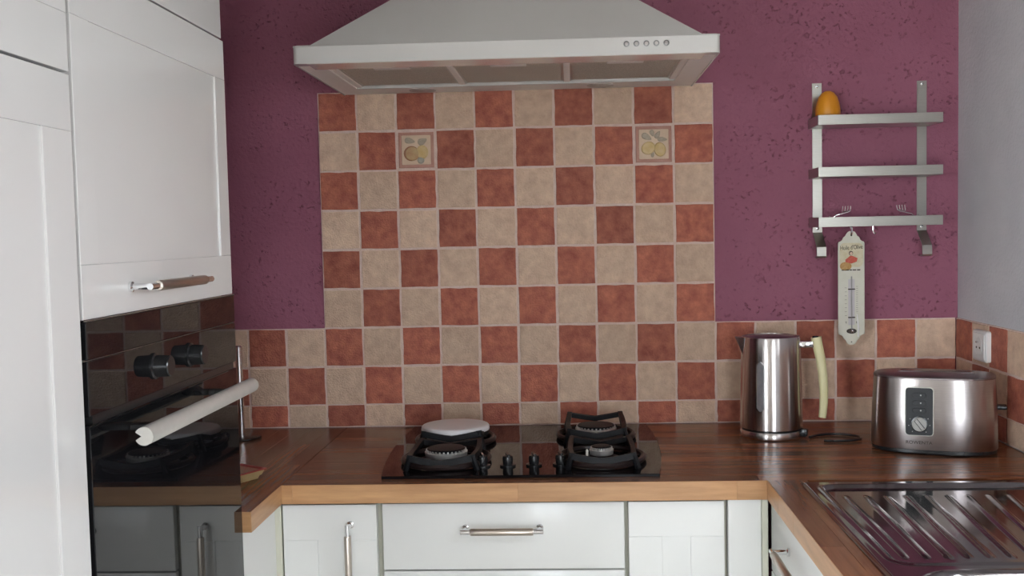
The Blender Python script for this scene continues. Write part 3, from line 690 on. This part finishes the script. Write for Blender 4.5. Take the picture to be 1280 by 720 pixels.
for zt_, zb_ in ((1.6785, 1.6545), (1.5510, 1.5270), (1.4275, 1.4035)):
    m_ = MB(); xa, xb = 1.2665, 1.5690
    rb(m_, xa, xb, -0.1000, -0.0985, zb_, zt_, .0004)
    rb(m_, xa, xa + 0.0015, -0.0985, 0.0042, zb_, zt_); rb(m_, xb - 0.0015, xb, -0.0985, 0.0042, zb_, zt_)
    rb(m_, xa + .0015, xb - .0015, -0.0985, 0.0042, zb_, zb_ + .0015)
    sh = m_.build('shelf', t)
# egg timer on top shelf
t = thing('egg_timer', 'orange egg shaped kitchen timer on the top shelf of the steel rack', 'timer', (1.3030, -0.048, 1.6560))
MB().lathe([(.0270, 0), (.0290, .002), (.0300, .012), (.0300, .026)], 'orange_base', 40).build('base', t)
MB().lathe([(.0300, .0265), (.0305, .030), (.0300, .042), (.0275, .058), (.0225, .072), (.0150, .082), (.0070, .0865), (.0015, .0875)], 'orange_plastic', 40).build('shell', t, angle=60)
# pronged wire clips standing in the lowest shelf
def wire_clip(label, x, sgn):
    t = thing('wire_clip', label, 'hook', (x, -0.06, 1.4052)); mb = MB()
    mb.tube([(0, 0, 0), (0, 0, .022), (sgn * .006, 0, .0275), (sgn * .035, 0, .0345), (sgn * .041, 0, .038)], .0011, 'chrome', 6); mb.build('stem', t)
    for k in range(4):
        xx = sgn * (.041 - k * .0066); MB().tube([(xx, 0.001, .0385 - .0012 * k), (xx + sgn * .0012, 0.001, .044), (xx + sgn * .0016, .002, .0495)], .0009, 'chrome', 6).build('prong', t)
    MB().tube([(sgn * .041, .001, .0385), (sgn * .0212, .001, .0349)], .0010, 'chrome', 6).build('crossbar', t)
    MB().tube([(-sgn * .012, 0, 0), (-sgn * .012, 0, .022), (-sgn * .010, 0, .0255)], .0011, 'chrome', 6).build('foot_wire', t)
    MB().tube([(-sgn * .012, 0, .0012), (0, 0, .0012)], .0011, 'chrome', 6).build('base_wire', t)
wire_clip('thin wire clip with prongs in the lowest shelf above the thermometer', 1.3135, 1)
wire_clip('thin wire clip with prongs in the lowest shelf near the right upright', 1.5120, -1)
# hook and thermometer
TX, TY = 1.3535, -0.0700
t = thing('wire_hook', 'small steel hook hanging from the lowest rack shelf holding the thermometer', 'hook', (TX, TY - .003, 1.384))
MB().tube([(0, .004, .0225), (0, .004, .0185), (0, -.0035, .016), (0, -.004, .004), (0, -.001, -.003), (0, .004, -.0035), (0, .007, .000)], .0024, 'chrome', 8).build('hook_wire', t)
t = thing('wire_hook', 'small empty steel hook under the lowest rack shelf', 'hook', (1.4080, TY, 1.390))
MB().tube([(0, 0, .0135), (0, 0, .002), (.002, -.002, -.005), (.004, -.006, -.006), (.005, -.008, -.002)], .0016, 'chrome', 8).build('hook_wire', t)
t = thing('thermometer', 'cream enamel wall thermometer with printed olive oil advertisement hanging from the rack', 'thermometer', (TX, TY, 1.107))
H = 0.285; hw = 0.0327
def scallop(y_off, sgn):
    pts = []
    prof = [(hw, 0.036), (hw, 0.030), (0.0315, 0.0265), (0.0265, 0.0250), (0.0225, 0.0220), (0.0195, 0.0150), (0.0150, 0.0120), (0.0125, 0.0070), (0.0090, 0.0020), (0.0045, 0.0), (0, 0)]
    return prof
pr = scallop(0, 1); outline = [(x, z) for x, z in reversed(pr)]
outline = [(x, z) for x, z in outline] + [(x, H - z) for x, z in pr] + [(-x, H - z) for x, z in reversed(pr)][1:] + [(-x, z) for x, z in pr][:-1]
oo = []
for p_ in outline:
    if not oo or (abs(p_[0] - oo[-1][0]) + abs(p_[1] - oo[-1][1])) > 1e-6: oo.append(p_)
MB().prism(oo, 0, 0.0022, 'enamel_plate', FRONT, bev=.0006).build('plate', t)
def flat(name, pts, mat, h=0.0027, h0=.0015): return MB().prism(pts, h0, h, mat, FRONT).build(name, t)
flat('printed_picture', rrect(.058, .060, .012, 5, 0, .2255), 'print_beige', .0025)
link('lettering', text_mesh("Huile d'Olive", 0.0155, 'print_dark', sx=.68, extrude=.0004), t, (0, -.0030, .2440), (R(90), R(-3), 0))
flat('printed_dress', [(-.015, .208), (.000, .2040), (.013, .2085), (.0150, .2160), (.004, .2210), (-.004, .2210), (-.0140, .2140)], 'print_red', .0029)
flat('printed_arms', [(-.016, .2130), (-.014, .2120), (.000, .2190), (.014, .2150), (.016, .2170), (.002, .2235), (-.003, .2235)], 'print_red', .0028)
flat('printed_hair', ellipse(.0052, .0058, 16, -.001, .2300), 'print_dark', .0028); flat('printed_face', ellipse(.0036, .0042, 14, -.0005, .2290), 'print_skin', .0030)
flat('printed_fruit', ellipse(.0145, .0110, 18, -.0140, .1975), 'print_gold', .0028)
for k, (a, b) in enumerate(((-.024, -.017), (-.0150, -.006), (-.0042, .0015), (.0030, .012), (.0140, .022))): flat('caption_mark', [(a, .1865), (b, .1865), (b, .1895), (a, .1895)], 'print_dark', .0028)
flat('tube_backing', [(-.008, .050), (.008, .050), (.008, .165), (-.008, .165)], 'print_mauve', .0025)
MB().tube([(0, -.004, .040), (0, -.004, .172)], .0016, 'glass_tube', 10).build('glass_tube', t)
MB().prism(ellipse(.0125, .0065, 18, 0, .0345), 0.0015, .0060, 'print_dark', FRONT, bev=.002).build('bulb_holder', t)
MB().lathe([(.0020, -.0035), (.0036, -.001), (.0036, .002), (.002, .0045)], 'chrome', 14, Matrix.Translation((.001, -.0065, .0345))).build('bulb', t)
for zc in (.0690, .1400): MB().box(-.0085, .0085, -.0056, -.002, zc - .0016, zc + .0016, 'print_dark', .0006).build('clip', t)
for k in range(8): zc = .0730 + k * .0100; flat('scale_mark', [(-.0165, zc), (-.0115, zc), (-.0115, zc + .0007), (-.0165, zc + .0007)], 'print_dark', .0026)
for k in range(15): zc = .0720 + k * .0053; flat('scale_mark', [(.0115, zc), (.0160, zc), (.0160, zc + .0006), (.0115, zc + .0006)], 'print_dark', .0026)
link('lettering', text_mesh('F', 0.008, 'print_dark'), t, (-.013, -.0030, .0560), (R(90), R(-20), 0)); link('lettering', text_mesh('R', 0.008, 'print_dark'), t, (.013, -.0030, .0560), (R(90), 0, 0))
MB().tube([(.0130, -.0035, .078), (.0165, -.0045, .045), (.0160, -.0045, .020)], [.0009, .0024, .0018], 'white_plastic', 8).build('side_tube', t)
MB().lathe([(.0018, 0), (.0012, .001)], 'print_dark', 10, Matrix.Translation((0, -.0020, .0070)) @ Matrix.Rotation(R(90), 4, 'X')).build('rivet', t)

# ------------------------------------------------------------------ socket on the right wall
t = thing('power_socket', 'white surface mounted power socket on the tiled right wall', 'socket', (XR - 0.0008, -0.1860, 1.1125), -PI / 2)
MB().prism(rrect(.080, .074, .006, 4), -.0, .0125, 'white_plastic', FRONT, bev=.003).build('body', t)
cv = MB().prism(rrect(.066, .062, .004, 4), .0120, .0148, 'white_plastic', FRONT, bev=.0012).build('cover', t)
MB().lathe([(.0225, .0140), (.0225, .0160), (.0195, .0160), (.0185, .0150), (.0010, .0150)], 'white_plastic', 32, Matrix.Rotation(R(90), 4, 'X')).build('recess', t)
for dx, dz in ((-.0095, -.004), (.0095, -.004)): MB().lathe([(.0026, .0146), (.0026, .0156)], 'black_plastic', 12, Matrix.Translation((dx, 0, dz)) @ Matrix.Rotation(R(90), 4, 'X')).build('pin_hole', t)
MB().lathe([(.0026, .0148), (.0026, .0200), (.0015, .0210)], 'chrome', 12, Matrix.Translation((0, 0, .0095)) @ Matrix.Rotation(R(90), 4, 'X')).build('earth_pin', t)

# ------------------------------------------------------------------ kettle
KX, KY = 1.1315, -0.1800
t = thing('kettle', 'brushed steel electric kettle with a cream curved handle', 'kettle', (KX, KY, ZW + 0.0005))
kb = MB().lathe([(.0720, 0), (.0740, .0015), (.0748, .004), (.0745, .0150), (.0720, .0185)], 'kettle_steel', 64).build('power_base', t, angle=40)
MB().lathe([(.0700, .0180), (.0700, .0235)], 'black_plastic', 64).build('gap_ring', t)
MB().lathe([(.0725, .0230), (.0742, .0245), (.0742, .040), (.0730, .120), (.0712, .200), (.0700, .2400), (.0685, .2435), (.0660, .2435), (.0650, .2370)], 'kettle_steel', 72, cap=False).build('body', t, angle=40)
MB().lathe([(.0655, .2360), (.0650, .2395), (.0600, .2425), (.0300, .2450), (.002, .2455)], 'black_plastic', 64).build('lid', t, angle=50)
sp = [(-.0690, -.016, .200), (-.0690, .016, .200), (-.0680, -.024, .2415), (-.0680, .024, .2415), (-.0865, -.004, .2440), (-.0865, .004, .2440), (-.0600, -.018, .2385), (-.0600, .018, .2385)]
MB().add(sp, [[0, 2, 4], [1, 5, 3], [0, 4, 5, 1], [2, 6, 7, 3], [2, 3, 5, 4], [6, 0, 1, 7], [2, 0, 6], [3, 7, 1]], 'kettle_steel').build('spout', t, angle=20)
# cream handle: swept oval band
ctr = [(.1060, .2400), (.1085, .2250), (.1160, .1900), (.1210, .1500), (.1232, .1150), (.1230, .0850), (.1212, .0600), (.1195, .0465)]
V = []; Fc = []; n = 14
for i, (x, z) in enumerate(ctr):
    s_ = i / (len(ctr) - 1); hx = .0125 - .0035 * s_; hy = .0115 - .002 * s_
    a = Vector(ctr[max(0, i - 1)]); b = Vector(ctr[min(len(ctr) - 1, i + 1)]); d = (b - a).normalized(); nrm = Vector((-d.y, d.x))
    for k in range(n):
        ang = 2 * PI * k / n; c_, s2 = math.cos(ang), math.sin(ang)
        c_ = math.copysign(abs(c_) ** .7, c_); s2 = math.copysign(abs(s2) ** .7, s2)
        V.append((x + nrm.x * hx * c_, hy * s2, z + nrm.y * hx * c_))
for i in range(len(ctr) - 1):
    for k in range(n): Fc.append([i * n + k, i * n + (k + 1) % n, (i + 1) * n + (k + 1) % n, (i + 1) * n + k])
Fc.append(list(reversed(range(n)))); Fc.append([(len(ctr) - 1) * n + k for k in range(n)])
HR = (0, 0, R(-8))
MB().add(V, Fc, 'cream_plastic').build('handle', t, rot=HR)
MB().box(.0690, .1010, -.0085, .0085, .2150, .2310, 'chrome', .003, seg=2).build('handle_bracket', t, rot=HR)
MB().prism(ellipse(.0075, .006, 16, .1045, 0), .2385, .2430, 'black_plastic', bev=.001).build('switch', t, rot=HR)
MB().box(.0700, .0860, -.0120, .0120, .0040, .0230, 'black_plastic', .003, seg=2).build('cord_socket', t, rot=(0, 0, R(-22)))
# water gauge: a strip that follows the curved wall
V = []; Fc = []
def gauge(mat, wdt, z0_, z1_, off, name):
    V = []; Fc = []; rows = 14; cols = 6; a0 = R(-121)
    for j in range(rows + 1):
        f_ = j / rows; z = z0_ + (z1_ - z0_) * f_; e = min(z - z0_, z1_ - z); hwd = wdt / 2
        if e < hwd: hwd = math.sqrt(max(0, hwd ** 2 - (hwd - e) ** 2))
        rad = .0742 - .0030 * max(0, (z - .04) / .16) + off
        for i in range(cols + 1):
            a = a0 + (2 * i / cols - 1) * hwd / .073; V.append((rad * math.cos(a), rad * math.sin(a), z))
    for j in range(rows):
        for i in range(cols): a = j * (cols + 1) + i; Fc.append([a, a + 1, a + cols + 2, a + cols + 1])
    k0 = len(V)
    return MB().add(V, Fc, mat).build(name, t, angle=60)
gauge('chrome', .0215, .0670, .1900, .0004, 'gauge_rim'); gauge('gauge_window', .0175, .0690, .1880, .0009, 'water_gauge')
# cord lying on the worktop
def catmull(P_, m=6):
    o_ = []
    for i in range(len(P_) - 1):
        p0 = Vector(P_[max(0, i - 1)]); p1 = Vector(P_[i]); p2 = Vector(P_[i + 1]); p3 = Vector(P_[min(len(P_) - 1, i + 2)])
        for k in range(m):
            s_ = k / m; o_.append(0.5 * ((2 * p1) + (p2 - p0) * s_ + (2 * p0 - 5 * p1 + 4 * p2 - p3) * s_ ** 2 + (3 * p1 - p0 - 3 * p2 + p3) * s_ ** 3))
    o_.append(Vector(P_[-1])); return o_
cp = [(1.2140, -.222), (1.240, -.196), (1.285, -.186), (1.318, -.203), (1.331, -.228), (1.322, -.252), (1.292, -.266), (1.256, -.268), (1.238, -.262)]
MB().tube(catmull([(x - KX, y - KY, .0034) for x, y in cp]), .0032, 'black_plastic', 8).build('power_cord', t)

# ------------------------------------------------------------------ toaster
t = thing('toaster', 'brushed steel two slot toaster with a dial panel in the tiled corner', 'toaster', (1.4610, -0.3460, ZW + 0.0005), R(-19.5))
A_, B_ = 0.1330, 0.0780
def plan(sc_, n=72, e=2.9):
    o_ = []
    for k in range(n):
        a = 2 * PI * k / n; c_, s_ = math.cos(a), math.sin(a)
        o_.append((A_ * sc_[0] * math.copysign(abs(c_) ** (2 / e), c_), B_ * sc_[1] * math.copysign(abs(s_) ** (2 / e), s_)))
    return o_
def loft(name, levels, mat, capped=True, angle=40):
    V = []; Fc = []; n = 72
    for sc_, z in levels: V += [(x, y, z) for x, y in plan(sc_)]
    for i in range(len(levels) - 1):
        for k in range(n): Fc.append([i * n + k, i * n + (k + 1) % n, (i + 1) * n + (k + 1) % n, (i + 1) * n + k])
    if capped: Fc.append(list(reversed(range(n)))); Fc.append([(len(levels) - 1) * n + k for k in range(n)])
    return MB().add(V, Fc, mat).build(name, t, angle=angle)
loft('foot', [((.95, .93), 0), ((.985, .97), .003), ((.985, .97), .011)], 'black_plastic')
loft('body', [((.990, .98), .0105), ((1.0, 1.0), .0125), ((.985, .985), .09), ((.955, .955), .164), ((.950, .950), .1660)], 'toaster_steel')
loft('top_plate', [((.958, .958), .1655), ((.962, .962), .1670), ((.955, .955), .1695), ((.92, .90), .1715), ((.6, .5), .1735), ((.1, .1), .1742)], 'toaster_top', angle=60)
MB().prism(rrect(.165, .0300, .006, 4, .004, .010), .1700, .1752, 'toaster_top', bev=.001).build('slot_frame', t)
MB().prism(rrect(.150, .0190, .004, 4, .004, .010), .1745, .1756, 'black_plastic').build('slot', t)
FP = Matrix.Translation((-.0285, -.0752, .0955)) @ Matrix.Rotation(R(90 - 1.4), 4, 'X')
pn = MB().prism(rrect(.0600, .1080, .0085, 5), -.004, .0024, 'rack_steel', FP, bev=.0008).build('panel_frame', t)
MB().prism(rrect(.0560, .1040, .0070, 5), 0, .0030, 'dark_grey_plastic', FP, bev=.0004).build('control_panel', t)
for k, zc in enumerate((.0360, .0190, .0025)):
    bt = MB().prism(rrect(.0285, .0110, .0054, 5, 0, zc), .002, .0040, 'dark_grey_plastic', FP, bev=.0008).build('button', t)
    MB().prism(ellipse(.0016, .0016, 10, .003, zc), .0035, .0044, 'light_grey_plastic', FP).build('button_mark', bt)
DT = FP @ Matrix.Translation((.0005, -.0275, 0))
dl = MB().lathe([(.0175, .0022), (.0175, .0045), (.0165, .0048)], 'black_plastic', 32, DT).build('dial_ring', t)
dd = MB().lathe([(.0150, .004), (.0150, .0105), (.0138, .0120), (.001, .0120)], 'light_grey_plastic', 32, DT).build('dial', t)
MB().box(-.0046, .0046, -.0125, .0125, .0112, .0124, 'dark_grey_plastic', .0004, T=DT @ Matrix.Rotation(R(38), 4, 'Z')).build('dial_slot', dd)
MB().box(-.0030, .0030, -.0120, .0120, .0110, .0140, 'light_grey_plastic', .0006, T=DT @ Matrix.Rotation(R(38), 4, 'Z')).build('dial_grip', dd)
for a in (-60, -100, 55, 95, 140, -140):
    MB().prism(ellipse(.0010, .0010, 8, .0218 * math.sin(R(a)), .0218 * math.cos(R(a)) - .0275), .0025, .0034, 'light_grey_plastic', FP).build('dial_mark', t)
link('lettering', text_mesh('ROWENTA', 0.0098, 'print_dark', sx=1.12), t, (-.0290, -.0787, .0270), (R(90), 0, 0))
lv = MB().box(A_ - .006, A_ + .0170, -.0150, .0150, .0960, .1050, 'black_plastic', .003, seg=2).build('lever', t)

# ------------------------------------------------------------------ things half hidden behind the oven column
t = thing('paper_roll_stand', 'upright chrome rod stand on a flat black foot by the back wall', 'stand', (-0.1880, -0.1330, ZW + 0.0004))
MB().lathe([(.0480, 0), (.0500, .002), (.0500, .005), (.0460, .0068), (.010, .0070)], 'black_plastic', 40).build('foot', t)
MB().tube([(0, 0, .006), (0, 0, .232), (0, 0, .236)], [.0092, .0092, .005], 'chrome', 20).build('rod', t)
t = thing('serving_dish', 'cream square dish with a dark red rim on the worktop beside the oven', 'dish', (-0.1010, -0.5850, ZW + 0.0004), R(-31.5))
def sq(s, z): return [(-s, -s, z), (s, -s, z), (s, s, z), (-s, s, z)]
def ringsq(levels, mat, name, cap0=False, cap1=False):
    V = []; Fc = []
    for s, z in levels:
        V += [(x, y, z) for x, y in rrect(2 * s, 2 * s, .006, 3)]
    n = len(rrect(1, 1, .1, 3))
    for i in range(len(levels) - 1):
        for k in range(n): Fc.append([i * n + k, i * n + (k + 1) % n, (i + 1) * n + (k + 1) % n, (i + 1) * n + k])
    if cap0: Fc.append(list(reversed(range(n))))
    if cap1: Fc.append([(len(levels) - 1) * n + k for k in range(n)])
    return MB().add(V, Fc, mat).build(name, t, angle=30)
ringsq([(.062, 0), (.066, .0005), (.0690, .008), (.0715, .0085), (.0760, .0185)], 'dish_cream', 'outer_wall', cap0=True)
ringsq([(.0760, .0185), (.0790, .0195), (.0790, .0215), (.0740, .0220), (.0690, .0190)], 'dish_red', 'rim')
ringsq([(.0690, .0190), (.0600, .0060), (.0580, .0050)], 'dish_inside', 'inside', cap1=True)
